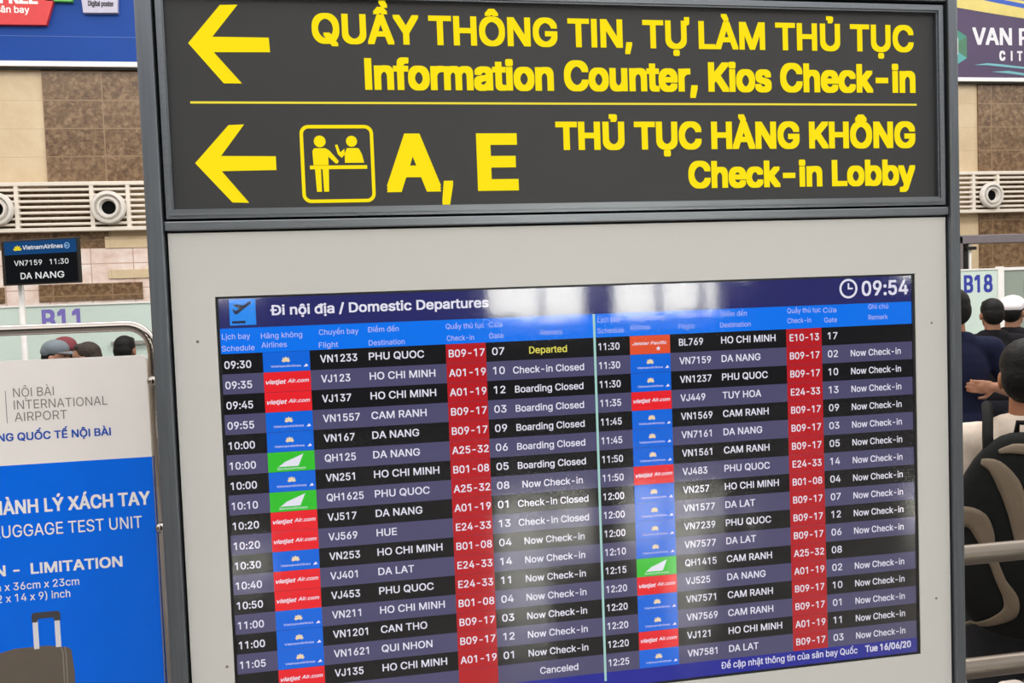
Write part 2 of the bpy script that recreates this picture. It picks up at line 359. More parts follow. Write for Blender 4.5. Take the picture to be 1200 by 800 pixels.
AX0, AX1, AZT, AZB = .0045, 1.2345, 1.727, 1.0185
HZ, RZ, FZ = 1.679, 1.638, 1.0455
hb = MB().box(AX0, AX1, SY, SY+.002, HZ, AZT).build('header_bar', hdrm, sc)
m_ = MB(); text(m_, 'Đi nội địa / Domestic Departures', .0845, 1.6975, .0168, SY-.0003, x1=.443, bold=.018); m_.build('title', txt, hb)
m_ = MB(); m_.box(.0205, .0615, SY-.0003, SY, 1.6835, 1.7255)
m_.poly([(.0245, 1.7090), (.0275, 1.7095), (.0310, 1.7045), (.0280, 1.7035)], SY-.0005, 0, 1)
m_.poly([(.0265, 1.7160), (.0300, 1.7180), (.0460, 1.7150), (.0400, 1.7085)], SY-.0006, 0, 1); m_.poly([(.0270, 1.7030), (.0320, 1.7010), (.0540, 1.7175), (.0555, 1.7215), (.0515, 1.7215), (.0290, 1.7060)], SY-.0006, 0, 1)
m_.poly([(.024, 1.6865), (.045, 1.6865), (.045, 1.6905), (.024, 1.6905)], SY-.0005, 0, 1); m_.build('plane_icon', [sky_ic, dkb], hb)
m_ = MB(); m_.ring(ell(1.108, 1.707, .0178, n=32), ell(1.108, 1.707, .0140, n=32), SY-.0006, .0004); m_.poly([(1.1065, 1.7055), (1.1065, 1.7170), (1.1095, 1.7170), (1.1095, 1.7085), (1.1165, 1.7085), (1.1165, 1.7055)], SY-.0006)
m_.build('clock_icon', txt, hb)
m_ = MB(); text(m_, '09:54', 1.1345, 1.6925, .0275, SY-.0004, x1=1.2285, bold=.014); m_.build('clock_time', txt, hb)
cb = MB().box(AX0, AX1, SY, SY+.002, RZ, HZ).build('column_heading_bar', colm, sc)
heads = [("Lịch bay", .007, .051, 1.6615), ("Schedule", .006, .057, 1.6425), ("Hãng không", .068, .133, 1.6605), ("Airlines", .068, .108, 1.6455), ("Chuyến bay", .160, .224, 1.6625), ("Flight", .159, .190, 1.6415),
         ("Điểm đến", .239, .290, 1.6635), ("Destination", .240, .299, 1.6415), ("Quầy thủ tục", .369, .434, 1.6635), ("Check-in", .370, .416, 1.6435), ("Cửa", .442, .465, 1.6635), ("Gate", .442, .467, 1.6445), ("Ghi chú", .530, .575, 1.6655), ("Remark", .531, .570, 1.6465)]
rheads = [("Lịch bay", .633, .674, 1.6640), ("Schedule", .632, .680, 1.6450), ("Hãng không", .690, .754, 1.6645), ("Airlines", .691, .728, 1.6485), ("Chuyến bay", .781, .843, 1.6665), ("Flight", .780, .810, 1.6465), ("Điểm đến", .859, .909, 1.6655), ("Destination", .858, .916, 1.6460),
          ("Quầy thủ tục", .987, 1.052, 1.6665), ("Check-in", .987, 1.033, 1.6485), ("Cửa", 1.057, 1.083, 1.6650), ("Gate", 1.059, 1.084, 1.6470), ("Ghi chú", 1.147, 1.187, 1.6680), ("Remark", 1.147, 1.186, 1.6485)]
for t_, a_, b_, z_ in heads+rheads:
    m_ = MB(); text(m_, t_, a_, z_, .0088, SY-.0004, x1=b_); m_.build('column_heading', txt2, cb)
MB().box(.6245, .6285, SY-.0006, SY, AZB+.012, HZ).build('divider_line', divm, sc)

N, B_, K, CC, D_ = 'Now Check-in', 'Boarding Closed', 'Now Check-in', 'Check-in Closed', 'Departed'
LEFT = [('09:30', 'VN1233', 'PHU QUOC', 'B09-17', '07', D_), ('09:35', 'VJ123', 'HO CHI MINH', 'A01-19', '10', CC), ('09:45', 'VJ137', 'HO CHI MINH', 'A01-19', '12', B_), ('09:55', 'VN1557', 'CAM RANH', 'B09-17', '03', B_),
        ('10:00', 'VN167', 'DA NANG', 'B09-17', '09', B_), ('10:00', 'QH125', 'DA NANG', 'A25-32', '06', B_), ('10:00', 'VN251', 'HO CHI MINH', 'B01-08', '05', B_), ('10:10', 'QH1625', 'PHU QUOC', 'A25-32', '08', N),
        ('10:20', 'VJ517', 'DA NANG', 'A01-19', '01', CC), ('10:20', 'VJ569', 'HUE', 'E24-33', '13', CC), ('10:30', 'VN253', 'HO CHI MINH', 'B01-08', '04', N), ('10:40', 'VJ401', 'DA LAT', 'E24-33', '14', N),
        ('10:50', 'VJ453', 'PHU QUOC', 'E24-33', '11', N), ('11:00', 'VN211', 'HO CHI MINH', 'B01-08', '04', N), ('11:00', 'VN1201', 'CAN THO', 'B09-17', '03', N), ('11:05', 'VN1621', 'QUI NHON', 'B09-17', '12', N),
        ('', 'VJ135', 'HO CHI MINH', 'A01-19', '01', N), ('', 'VJ', '', '', '', 'Canceled')]
RIGHT = [('11:30', 'BL769', 'HO CHI MINH', 'E10-13', '17', ''), ('11:30', 'VN7159', 'DA NANG', 'B09-17', '02', N), ('11:30', 'VN1237', 'PHU QUOC', 'B09-17', '10', N), ('11:35', 'VJ449', 'TUY HOA', 'E24-33', '13', N),
         ('11:45', 'VN1569', 'CAM RANH', 'B09-17', '09', N), ('11:45', 'VN7161', 'DA NANG', 'B09-17', '03', N), ('11:50', 'VN1561', 'CAM RANH', 'B09-17', '05', N), ('11:50', 'VJ483', 'PHU QUOC', 'E24-33', '14', N),
         ('12:00', 'VN257', 'HO CHI MINH', 'B01-08', '04', N), ('12:00', 'VN1577', 'DA LAT', 'B09-17', '07', N), ('12:00', 'VN7239', 'PHU QUOC', 'B09-17', '12', N), ('12:10', 'VN7577', 'DA LAT', 'B09-17', '06', N),
         ('12:15', 'QH1415', 'CAM RANH', 'A25-32', '08', ''), ('12:20', 'VJ525', 'DA NANG', 'A01-19', '02', N), ('12:20', 'VN7571', 'CAM RANH', 'B09-17', '10', N), ('12:20', 'VN7569', 'CAM RANH', 'B09-17', '01', N),
         ('12:20', 'VJ121', 'HO CHI MINH', 'A01-19', '11', N), ('12:25', 'VN7581', 'DA LAT', 'B09-17', '03', N)]
# columns: row x0,x1 | time x | logo x0,x1 | flight x | destination x | red x0,x1 | number centre | gate centre | remark centre
COLS = [(AX0, .6245, .0085, .069, .1435, .160, .239, .3675, .4355, .4025, .4565, .5435), (.6285, AX1, .633, .690, .7635, .780, .859, .984, 1.053, 1.019, 1.0745, 1.1605)]
WT = [(.042/(natw('09:30')*.0123), .060/(natw('VN1233')*.0125), .0915/(natw('PHU QUOC')*.0125), .061/(natw('B09-17')*.0128), .021/(natw('07')*.0128), .107/(natw(N)*.0120)),
      (.038/(natw('11:30')*.0123), .059/(natw('VN7159')*.0125), .104/(natw('HO CHI MINH')*.0125), .058/(natw('B09-17')*.0128), .020/(natw('02')*.0128), .101/(natw(N)*.0120))]
PITCH = (RZ-FZ)/18
def airline_tile(code, x0, x1, z0, z1, par):
    mb = MB(); y = SY-.0004; mb.box(x0, x1, y, SY, z0, z1); cx, h, wd = (x0+x1)/2, z1-z0, x1-x0; y2 = y-.0003
    if code == 'VN':
        c0, cz = cx-.001, z0+h*.50
        for k in range(5):
            a = math.radians(90+(k-2)*36); dx, dz = math.cos(a), math.sin(a); L = .0085 if k in (1, 2, 3) else .0075
            mb.poly([(c0-dz*.0008, cz), (c0+dx*L*.55-dz*.0026, cz+dz*L*.55+dx*.0026), (c0+dx*L, cz+dz*L), (c0+dx*L*.55+dz*.0026, cz+dz*L*.55-dx*.0026), (c0+dz*.0008, cz)], y2-k*.00003, 0, 2)
        text(mb, 'VietnamAirlines', x0+wd*.16, z0+h*.22, .0036, y2, x1=x0+wd*.80, mi=1)
        mb.poly([(x0+wd*.86, z0+h*.2), (x0+wd*.96, z0+h*.22), (x0+wd*.92, z0+h*.36)], y2, 0, 1); cols = [vnb, txt, gold]
    elif code == 'VJ':
        text(mb, 'vietjet', x0+.003, z0+h*.40, .0072, y2, x1=x0+wd*.47, bold=.016, italic=.25, mi=1)
        text(mb, 'Air.com', x0+wd*.50, z0+h*.44, .0062, y2, x1=x1-.003, bold=.012, italic=.25, mi=1); cols = [vjr, txt]
    elif code == 'QH':
        for k in range(6):
            a = k/5; bx = x0+wd*(.22+.07*k)
            mb.poly([(bx, z0+h*.26), (bx+.0058, z0+h*.26), (bx+.0175-.003*a, z0+h*(.50+.38*min(1, .2+a*.8))), (bx+.011-.003*a, z0+h*(.46+.30*min(1, .15+a*.85)))], y2-k*.00003, 0, 1)
        text(mb, 'BambooAirways', x0+wd*.20, z0+h*.10, .0038, y2-.0003, x1=x0+wd*.80, mi=1); cols = [qhg, txt]
    else:
        text(mb, 'Jetstar Pacific', x0+.004, z0+h*.5, .0056, y2, x1=x1-.006, bold=.012, italic=.25, mi=1)
        st5 = [(x0+wd*.70+(.0048 if k % 2 == 0 else .002)*math.cos(math.radians(90+36*k)), z0+h*.28+(.0048 if k % 2 == 0 else .002)*math.sin(math.radians(90+36*k))) for k in range(10)]
        mb.poly(st5, y2, 0, 1); cols = [blo, txt]
    return mb.build('airline_logo', cols, par)
for side, rows in enumerate((LEFT, RIGHT)):
    c = COLS[side]; wt = WT[side]
    for i, (tm, fl, de, ck, ga, rk) in enumerate(rows):
        z1 = RZ-PITCH*i; z0 = z1-PITCH
        r = MB().box(c[0], c[1], SY, SY+.002, z0, z1).build('flight_row', rowl if i % 2 else rowd, sc)
        airline_tile(fl[:2], c[3], c[4], z0+.0002, z1-.0004, r)
        q = MB(); q.box(c[7], c[8], SY-.0004, SY, z0+.0003, z1-.0003)
        if ck: text(q, ck, c[9], z0+.0105, .0128, SY-.0007, fx=wt[3], align='c', bold=.010, mi=1)
        q.build('check_in_counters', [redc, txt], r)
        ty = SY-.0005
        def cell(nm, t_, *a, mat=txt, **kw):
            if t_: q = MB(); text(q, t_, *a, **kw); q.build(nm, mat, r)
        cell('scheduled_time', tm, c[2], z0+(.0088 if side == 0 else .0105), .0123, ty, fx=wt[0], bold=.010)
        cell('flight_number', fl if len(fl) > 2 else '', c[5], z0+.0118, .0125, ty, fx=wt[1], bold=.010)
        cell('destination', de, c[6], z0+.0122, .0125, ty, fx=wt[2], bold=.010)
        cell('gate_number', ga, c[10], z0+.0108, .0128, ty, fx=wt[4], align='c', bold=.009)
        cell('remark', rk, c[11], z0+.0105, .0120, ty, fx=wt[5], align='c', bold=.009, mat=ytxt if rk == D_ else txt)
fb = MB().box(AX0, AX1, SY-.0002, SY+.002, AZB, FZ).build('footer_bar', footm, sc)
q = MB(); text(q, 'Để cập nhật thông tin của sân bay Quốc', .843, 1.0285, .0122, SY-.0006, x1=1.112, bold=.006); q.build('ticker_text', txt, fb)
q = MB(); text(q, 'Tue 16/06/20', 1.128, 1.0285, .0128, SY-.0006, x1=1.222, bold=.018); q.build('date_text', txt, fb)
MB().box(AX0, AX1, .0012, .0022, AZB, AZT).build('glass_pane', pane_mat('screen_glass', (1, 1, 1), 1.5, 1.3, .062), sc)

# ------------------------------------------------------------------ luggage test poster stand
PY = .9
po = thing('luggage_test_stand', 'chrome tube stand with white and blue luggage test unit poster beside the steel post', 'stand', (-.7, PY, 0))
R_ = .0135; xr, xl, zt, rr = -.3085, -1.09, 1.681, .062
pts = [(xr, PY, .03), (xr, PY, zt-rr)]
for k in range(1, 9): a = math.radians(90*k/8); pts.append((xr-rr+rr*math.cos(a), PY, zt-rr+rr*math.sin(a)))
for k in range(0, 9): a = math.radians(90+90*k/8); pts.append((xl+rr+rr*math.cos(a), PY, zt-rr+rr*math.sin(a)))
pts.append((xl, PY, .03))
MB().tube(pts, R_, 20).build('tube_frame', chrome, po, smooth=True)
for xx in (xl, xr): MB().tube([(xx, PY-.24, .016), (xx, PY+.24, .016)], .016, 14).build('foot', chrome, po, smooth=True)
pw, pb, pg = pm('poster_white', (252, 246, 242), .12, 0, .01), pm('poster_blue', (6, 114, 250), .12, 0, .015, 14, 0, .3), pm('print_grey', (140, 134, 128), .3)
BX0, BX1 = -1.076, -.324
bd = MB(); up = [p for p in rrect(BX0, BX1, 1.2, 1.605, .016) if p[1] > 1.4]
bd.poly([(BX0, 1.341), (BX1, 1.341)]+up, PY-.006, .012); bd.build('poster_head', pw, po)
MB().poly([(BX0, .32), (BX1, .32), (BX1, 1.341), (BX0, 1.341)], PY-.006, .012).build('poster_body', pb, po)
for zc in (1.537, 1.155): MB().sphere((xr-.004, PY-.012, zc), (.012, .012, .014)).build('clamp', chrome, po, smooth=True)
py = PY-.0066
def fx_(t, wd, cap, bold=0): return wd/(natw(t)*cap)
q = MB()
for t_, z_, x1_ in (("NỘI BÀI", 1.513, -.550), ("INTERNATIONAL", 1.482, -.424), ("AIRPORT", 1.4515, -.522)): text(q, t_, -.6455, z_, .0225, py, x1=x1_)
q.box(-.664, -.6625, py, py+.0006, 1.448, 1.530); q.build('airport_lettering', pg, po)
q = MB(); text(q, "CẢNG HÀNG KHÔNG QUỐC TẾ NỘI BÀI", -.420, 1.4025, .0205, py, fx=fx_("QUỐC TẾ NỘI BÀI", .221, .0205), align='r', bold=.016); q.build('blue_lettering', pm('print_blue', (24, 84, 190), .3), po)
prw = pm('print_white', (252, 252, 255), .3)
for t_, x_, z_, cp_, ref, wd_, bo_ in (("HÀNH LÝ XÁCH TAY", -.334, 1.2165, .036, "LÝ XÁCH TAY", .254, .018), ("LUGGAGE TEST UNIT", -.357, 1.158, .031, "TEST UNIT", .178, .004), ("LIMITATION", -.410, 1.060, .0285, "LIMITATION", .22, .020),
                                       ("GIỚI HẠN -", -.656, 1.060, .0285, "LIMITATION", .22, .020), ("56cm x 36cm x 23cm", -.517, 1.0225, .0195, "36cm x 23cm", .156, .006), ("(22 x 14 x 9) inch", -.540, .993, .0195, "14 x 9) inch", .131, .006)):
    q = MB(); text(q, t_, x_, z_, cp_, py, fx=fx_(ref, wd_, cp_), align='r', bold=bo_); q.build('white_lettering', prw, po)
q = MB(); case = [(-.80, .50), (-.555, .50), (-.542, .60), (-.541, .80), (-.5455, .855), (-.552, .862), (-.60, .872), (-.68, .872), (-.722, .862), (-.80, .80)]
q.poly(case, py, .0005); q.poly([(-.569, .52), (-.5665, .52), (-.5645, .85), (-.5675, .862), (-.571, .866), (-.5675, .85)], py-.0003, 0, 1); q.poly([(-.562, .52), (-.560, .52), (-.557, .845), (-.560, .866), (-.5625, .866), (-.560, .845)], py-.0003, 0, 1)
for xa in (-.6335, -.5815): q.box(xa, xa+.0125, py-.0002, py+.0004, .866, .945, 2)
q.poly([(-.635, .935), (-.6225, .935), (-.6195, .944), (-.5835, .944), (-.5815, .935), (-.567, .935), (-.567, .955), (-.572, .960), (-.630, .960), (-.635, .955)], py-.0004, 0, 3)
q.build('suitcase_picture', [pm('print_taupe', (108, 98, 88), .35), pm('print_taupe_light', (150, 140, 128), .35), pm('print_white2', (236, 234, 238), .3), pm('print_dark', (74, 72, 76), .35)], po)

# ------------------------------------------------------------------ barrier rails on the right
gr = thing('guard_rail', 'two-bar brushed steel barrier in front of the traveller with the backpack', 'barrier', (2.0, .245, 0))
gm = pm('rail_steel', (112, 103, 94), .38, .75, .08, 6, 0, .5, (1, 20, 20))
for z_ in (1.108, .851): MB().tube([(.6, .245, z_), (3.1, .245, z_)], .022, 22).build('rail', gm, gr, smooth=True)
for x_ in (.62, 3.08):
    MB().tube([(x_, .245, 0), (x_, .245, 1.16)], .025, 22).build('post', gm, gr, smooth=True)

# ------------------------------------------------------------------ far wall: banners, grille, nozzles
def on_wall(y): return YW-y
bl = thing('wall_banner', 'blue advertising banner with a red pentagon plate high on the wall', 'banner', (-4, YW, 4.36))
by = YW-.10
MB().box(-6.5, -1.2, by, YW-.021, 4.41, 6.2).build('banner_panel', pm('banner_blue', (20, 66, 146), .5, 0, .04, 2, 0, .2), bl)
MB().box(-6.5, -1.2, by-.012, YW-.021, 4.355, 4.405).build('bottom_trim', white, bl)
MB().box(-6.5, -1.2, by+.03, YW-.021, 4.335, 4.354).build('shadow_strip', black, bl)  # black strip standing in for the shadow line below the trim
MB().box(-6.5, -1.2, by-.002, by, 4.655, 4.662).build('seam_line', pm('banner_seam', (60, 96, 176), .5), bl)
p1 = MB(); p1.poly([(-4.6, 4.745), (-2.86, 4.758), (-2.70, 5.24), (-3.6, 5.6), (-4.7, 5.3)], by-.05, .05); p1 = p1.build('red_plate', pm('banner_red', (206, 52, 54), .5), bl)
q = MB(); text(q, 'tại các sân bay', -3.01, 4.872, .068, by-.052, fx=.92, align='r', bold=.012); text(q, 'WIFI FREE', -2.925, 4.962, .13, by-.052, fx=.86, align='r', bold=.03); q.build('plate_text', white, p1)
p2 = MB(); p2.poly([(-2.85, 5.0), (-2.60, 4.998), (-2.56, 5.5), (-2.83, 5.5)], by-.05, .05); p2.build('green_plate', pm('banner_green', (92, 178, 76), .5), bl)
p3 = MB(); p3.poly([(-2.50, 4.888), (-2.17, 4.894), (-2.13, 5.5), (-2.55, 5.5)], by-.05, .05); p3 = p3.build('grey_plate', pm('banner_grey', (184, 180, 198), .5), bl)
q = MB(); text(q, 'Digital poster', -2.45, 4.955, .055, by-.052, x1=-2.20, bold=.02); q.build('plate_text', pm('ink', (50, 46, 56), .6), p3)

rb = thing('wall_banner', 'purple-grey advertising banner with a green hexagon logo high on the wall', 'banner', (8.6, YW, 4.28))
MB().box(6.9, 11, by, YW-.021, 4.325, 6.2).build('banner_panel', pm('banner_purple', (86, 74, 100), .5, 0, .04, 2, 0, .2), rb)
MB().box(6.9, 11, by-.012, YW-.021, 4.278, 4.322).build('bottom_trim', white, rb)
MB().box(6.9, 11, by+.03, YW-.021, 4.258, 4.277).build('shadow_strip', black, rb)  # shadow under this banner, likewise made as a black strip
def arc(f0, f1, x0=6.9, x1=11, n=24):
    xs = [x0+(x1-x0)*k/n for k in range(n+1)]; return [(x, f0(x)) for x in xs]+[(x, f1(x)) for x in reversed(xs)]
g = lambda x: 5.175-.135*(x-7.55)+.012*(x-7.55)**2
q = MB(); q.poly(arc(lambda x: g(x), lambda x: g(x)+.16-.035*(x-7.5)), by-.003, .002, 0)
q.poly(arc(lambda x: g(x)+.16-.035*(x-7.5), lambda x: g(x)+.215-.035*(x-7.5)), by-.003, .002, 1); q.poly(arc(lambda x: g(x)+.215-.035*(x-7.5), lambda x: g(x)+.25-.035*(x-7.5)), by-.003, .002, 0)
q.poly(arc(lambda x: g(x)+.25-.035*(x-7.5), lambda x: 6.19), by-.003, .002, 1)
q.build('curved_stripes', [pm('stripe_yellow', (214, 196, 112), .5), pm('stripe_blue', (44, 84, 178), .5)], rb)
q = MB(); hx, hz, hr = 7.50, 4.69, .262
hexp = [(hx+hr*math.cos(math.radians(30+60*k))*.98, hz+hr*math.sin(math.radians(30+60*k))) for k in range(6)]
for k in range(6): q.poly([(hx, hz), hexp[k], hexp[(k+1) % 6]], by-.004, .003, k % 3)
q.poly([(7.44, 4.60), (7.60, 4.60), (7.60, 4.80), (7.44, 4.80)], by-.006, .003, 3)
q.build('hexagon_logo', [pm('hex_green', (64, 132, 116), .5), pm('hex_teal', (84, 160, 160), .5), pm('hex_dark', (70, 118, 92), .5), white], rb)
q = MB(); text(q, 'VAN PHUC', 7.80, 4.72, .215, by-.004, fx=fx_('VAN P', .79, .215, .02), bold=.02); 
for ch, xx in (('C', 8.17), ('I', 8.33), ('T', 8.42), ('Y', 8.58)): text(q, ch, xx, 4.53, .125, by-.004, fx=.8 if ch != 'I' else 1.6, bold=.03)
q.build('lettering', pm('banner_white', (222, 220, 226), .5), rb)
q = MB(); q.poly([(7.82, 4.475), (8.0, 4.50), (8.2, 4.488), (8.5, 4.46), (8.9, 4.465), (8.5, 4.435), (8.2, 4.458), (8.0, 4.474)], by-.004, .002)
q.build('wave_line', pm('wave_teal', (110, 170, 180), .5), rb); q = MB(); q.poly([(8.06, 4.395), (8.3, 4.41), (8.6, 4.37), (9.0, 4.36), (8.6, 4.345), (8.3, 4.375)], by-.004, .002); q.build('wave_line', pm('wave_teal', (110, 170, 180), .5), rb)

bl.location += V((.03, 0, -.05)); rb.location += V((-.045, 0, -.045))
vg = thing('ventilation_grille', 'long off-white slatted air grille running along the marble wall', 'grille', (2.5, YW, 2.62))
gx0, gx1 = -5.5, 10.5; gy = YW-.12
q = MB(); n = 9
for k in range(1, n-1): z_ = 2.635+(3.105-2.635)*k/(n-1); q.rbox(gx0, gx1, gy, gy+.05, z_-.013, z_+.013, .004, 1)
q.build('slats', offwhite, vg)
MB().rbox(gx0, gx1, gy-.01, YW-.021, 2.615, 2.655, .004, 1).build('bottom_rail', offwhite, vg); MB().rbox(gx0, gx1, gy-.01, YW-.021, 3.085, 3.125, .004, 1).build('top_rail', offwhite, vg)
for x_ in (-4.3, -3.224, -2.502, -2.147, -1.0, .1, 1.2, 2.3, 3.4, 4.5, 5.6, 6.7, 7.734, 8.07, 9.2):
    MB().box(x_-.02, x_+.02, gy-.006, gy+.055, 2.62, 3.12).build('upright', offwhite, vg)
for i, (x_, lb) in enumerate(((-3.415, 'round white air nozzle at the left edge of the photo, on the grille'), (-2.336, 'round white air nozzle with black centre, above the hanging flight monitor'), (7.961, 'round white air nozzle below the purple-grey banner'))):
    zc = 2.851 if i < 2 else 2.825
    an = thing('air_nozzle', lb, 'vent', (x_, gy, zc), group='air nozzles on the wall grille')
    rs = 1.0 if i < 2 else .92
    MB().lathe([(.172*rs, 0), (.172*rs, -.03), (.160*rs, -.045), (.135*rs, -.05), (.128*rs, -.02), (.118*rs, -.012), (.105*rs, -.05), (.085*rs, -.05), (.070*rs, -.004), (.066*rs, -.001)], (x_, gy-.0115, zc), seg=40).build('nozzle_ring', pm('nozzle_white', (214, 208, 200), .4), an, smooth='auto')
    MB().lathe([(.001, -.006), (.068*rs, -.006), (.068*rs, -.001)], (x_, gy-.0115, zc), seg=32).build('nozzle_core', pm('nozzle_dark', (9, 9, 9), .8, 0, .1, 10, 0, .1), an)

# ------------------------------------------------------------------ check-in counters B11 and B18
mint = pm('frosted_mint_glass', (206, 222, 212), .08, 0, .05, 1.2); greyg = pm('grey_green_glass', (150, 160, 150), .1, 0, .06, 1.5)
CY = 6.5
def counter(lb, num, x0, x1, zt, tx0, tx1, tz, cap, col, extra=None):
    c = thing('check_in_counter', lb, 'counter', ((x0+x1)/2, CY, 0))
    MB().rbox(x0, x1, CY-.40, CY+.02, 0, 1.05, .01).build('desk', pm('counter_grey', (170, 168, 165), .4), c)
    MB().rbox(x0, x1, CY-.42, CY+.03, 1.05, 1.09, .006).build('desk_top', pm('counter_top', (120, 118, 116), .3), c)
    MB().box(x0, x1, CY, CY+.012, 1.09, zt-.012).build('glass_screen', mint, c)
    MB().box(x0, x1, CY-.008, CY+.02, zt-.014, zt).build('top_rail', white, c)
    q = MB(); text(q, num, tx0, tz, cap, CY-.001, x1=tx1, bold=.02); q.build('counter_number', col, c)
    return c
c1 = counter('mint glass check-in counter screen marked B11 behind the poster stand', 'B11', -4.6, -.5, 1.84, -2.505, -2.165, 1.615, .185, pm('number_lilac', (124, 112, 190), .4))
MB().box(-1.95, -.5, CY-.03, CY+.03, 1.47, 1.50).build('middle_rail', pm('counter_rail', (150, 148, 140), .4), c1)
c2 = counter('mint glass check-in counter screen marked B18, right of the flight screen', 'B18', 5.4, 6.745, 1.885, 6.36, 6.695, 1.637, .187, pm('number_blue', (50, 62, 160), .4))
MB().box(6.75, 6.815, CY-.02, CY+.03, 0, 1.90).build('end_post', white, c2)
c3 = thing('glass_partition', 'grey-green glass partition beside counter B18 at the right edge', 'partition', (7.3, CY, 0))
MB().box(6.82, 7.9, CY, CY+.012, .05, 1.86).build('pane', greyg, c3); MB().box(6.82, 7.9, CY-.01, CY+.022, 1.86, 1.89).build('top_rail', white, c3); MB().box(6.82, 7.9, CY-.01, CY+.022, 0, .05).build('bottom_rail', white, c3)
MB().box(7.06, 7.32, CY-.012, CY-.002, 1.62, 1.78).build('notice', pm('notice_pale', (186, 196, 188), .4), c3)
pf = thing('portal_frame', 'grey steel goal-shaped frame standing above counter B18', 'frame', (6.9, 6.9, 0))
pfm = pm('portal_grey', (120, 112, 116), .5, .2); FYp = 6.9
MB().rbox(6.545, 6.63, FYp-.05, FYp+.05, 0, 2.25, .008).build('upright', pfm, pf); MB().rbox(7.9, 7.99, FYp-.05, FYp+.05, 0, 2.25, .008).build('upright', pfm, pf)
MB().rbox(6.545, 7.99, FYp-.05, FYp+.05, 2.165, 2.26, .008).build('crossbar', pfm, pf)
MB().box(6.67, 6.71, FYp-.02, FYp+.02, 0, 2.165).build('inner_post', black, pf); MB().tube([(6.648, FYp, 0), (6.648, FYp, 2.165)], .013).build('white_tube', white, pf); MB().tube([(6.745, FYp, 0), (6.745, FYp, 2.165)], .016).build('white_tube', white, pf)
MB().box(6.68, 6.80, FYp-.04, FYp+.02, 2.10, 2.135).build('bracket', black, pf)

# hanging flight monitor
fm = thing('flight_monitor', 'black flight monitor reading DA NANG on a pole, at left below the grille', 'monitor', (-2.21, 5.7, 0), math.radians(-20))
mw, mz0, mz1 = .325, 1.985, 2.335
MB().rbox(-mw-.02, mw+.005, 0, .03, mz0, mz1, .006).build('monitor_case', black, fm, local=True)
sr = MB(); sr.box(-mw+.012, mw-.012, -.002, 0, mz0+.012, mz1-.115, 0); sr.box(-mw+.012, mw-.012, -.002, 0, mz1-.115, mz1-.014, 1); sr = sr.build('display', [em('monitor_black', (12, 14, 18)), em('monitor_blue', (18, 66, 116))], fm, local=True)
mwht = em('monitor_white', (226, 226, 226))
for t_, xa, za, cp_, xb, bo_ in (('VN7159', -.232, mz0+.150, .040, .012, .006), ('11:30', .078, mz0+.150, .040, .242, .006), ('DA', -.182, mz0+.045, .050, -.082, .010), ('NANG', -.052, mz0+.045, .050, .198, .010), ('VietnamAirlines', -.15, mz1-.078, .032, .200, .012)):
    q = MB(); text(q, t_, xa, za, cp_, -.004, x1=xb, bold=bo_); q.build('display_text', mwht, sr, local=True)
q = MB(); lx_, lz_ = -.195, mz1-.082
for k in range(5):
    a = math.radians(90+(k-2)*36); dx, dz = math.cos(a), math.sin(a)
    q.poly([(lx_, lz_), (lx_+dx*.025-dz*.010, lz_+dz*.025+dx*.010), (lx_+dx*.042, lz_+dz*.042), (lx_+dx*.025+dz*.010, lz_+dz*.025-dx*.010)], -.004-k*.0002)
q.build('lotus_logo', em('monitor_yellow', (226, 206, 40)), sr, local=True)
q = MB(); q.ring(ell(.235, mz1-.062, .024), ell(.235, mz1-.062, .017), -.004, .001); q.poly([(.218, mz1-.072), (.250, mz1-.063), (.226, mz1-.053)], -.004); q.build('round_logo', em('monitor_paleblue', (130, 170, 210)), sr, local=True)
MB().tube([(-.26, .085, 0), (-.26, .085, mz1-.1)], .022).build('pole', pm('pole_white', (220, 216, 212), .4), fm, local=True, smooth=True)
MB().box(-.29, -.1, .03, .11, 2.10, 2.2).build('bracket', black, fm, local=True)
MB().lathe([(.001, .03), (.12, .02), (.13, 0)], (-.26, .085, 0), axis='Z', seg=24).build('base', black, fm, local=True)

# ------------------------------------------------------------------ people
def blob(parts, voxel, smooth_it=6):
    mb = MB()
    for p in parts:
        if p[0] == 'c': mb.cone(p[1], p[2], p[3], p[4])
        else: mb.sphere(p[1], p[2], rot=p[3] if len(p) > 3 else None)
    me = bpy.data.meshes.new('blob'); me.from_pydata(mb.v, [], mb.f); me.update()
    o = bpy.data.objects.new('blob', me); C.objects.link(o)
    m = o.modifiers.new('r', 'REMESH'); m.mode = 'VOXEL'; m.voxel_size = voxel
    s = o.modifiers.new('s', 'SMOOTH'); s.iterations = smooth_it; s.factor = .5
    out = bpy.data.meshes.new_from_object(o.evaluated_get(bpy.context.evaluated_depsgraph_get()))
    bpy.data.objects.remove(o); bpy.data.meshes.remove(me); return out
def put(me, name, mat, parent):
    me.name = name; me.materials.clear(); me.materials.append(mat); me.polygons.foreach_set('use_smooth', [True]*len(me.polygons))
    o = bpy.data.objects.new(name, me); C.objects.link(o); o.parent = parent; return o
V = Vector
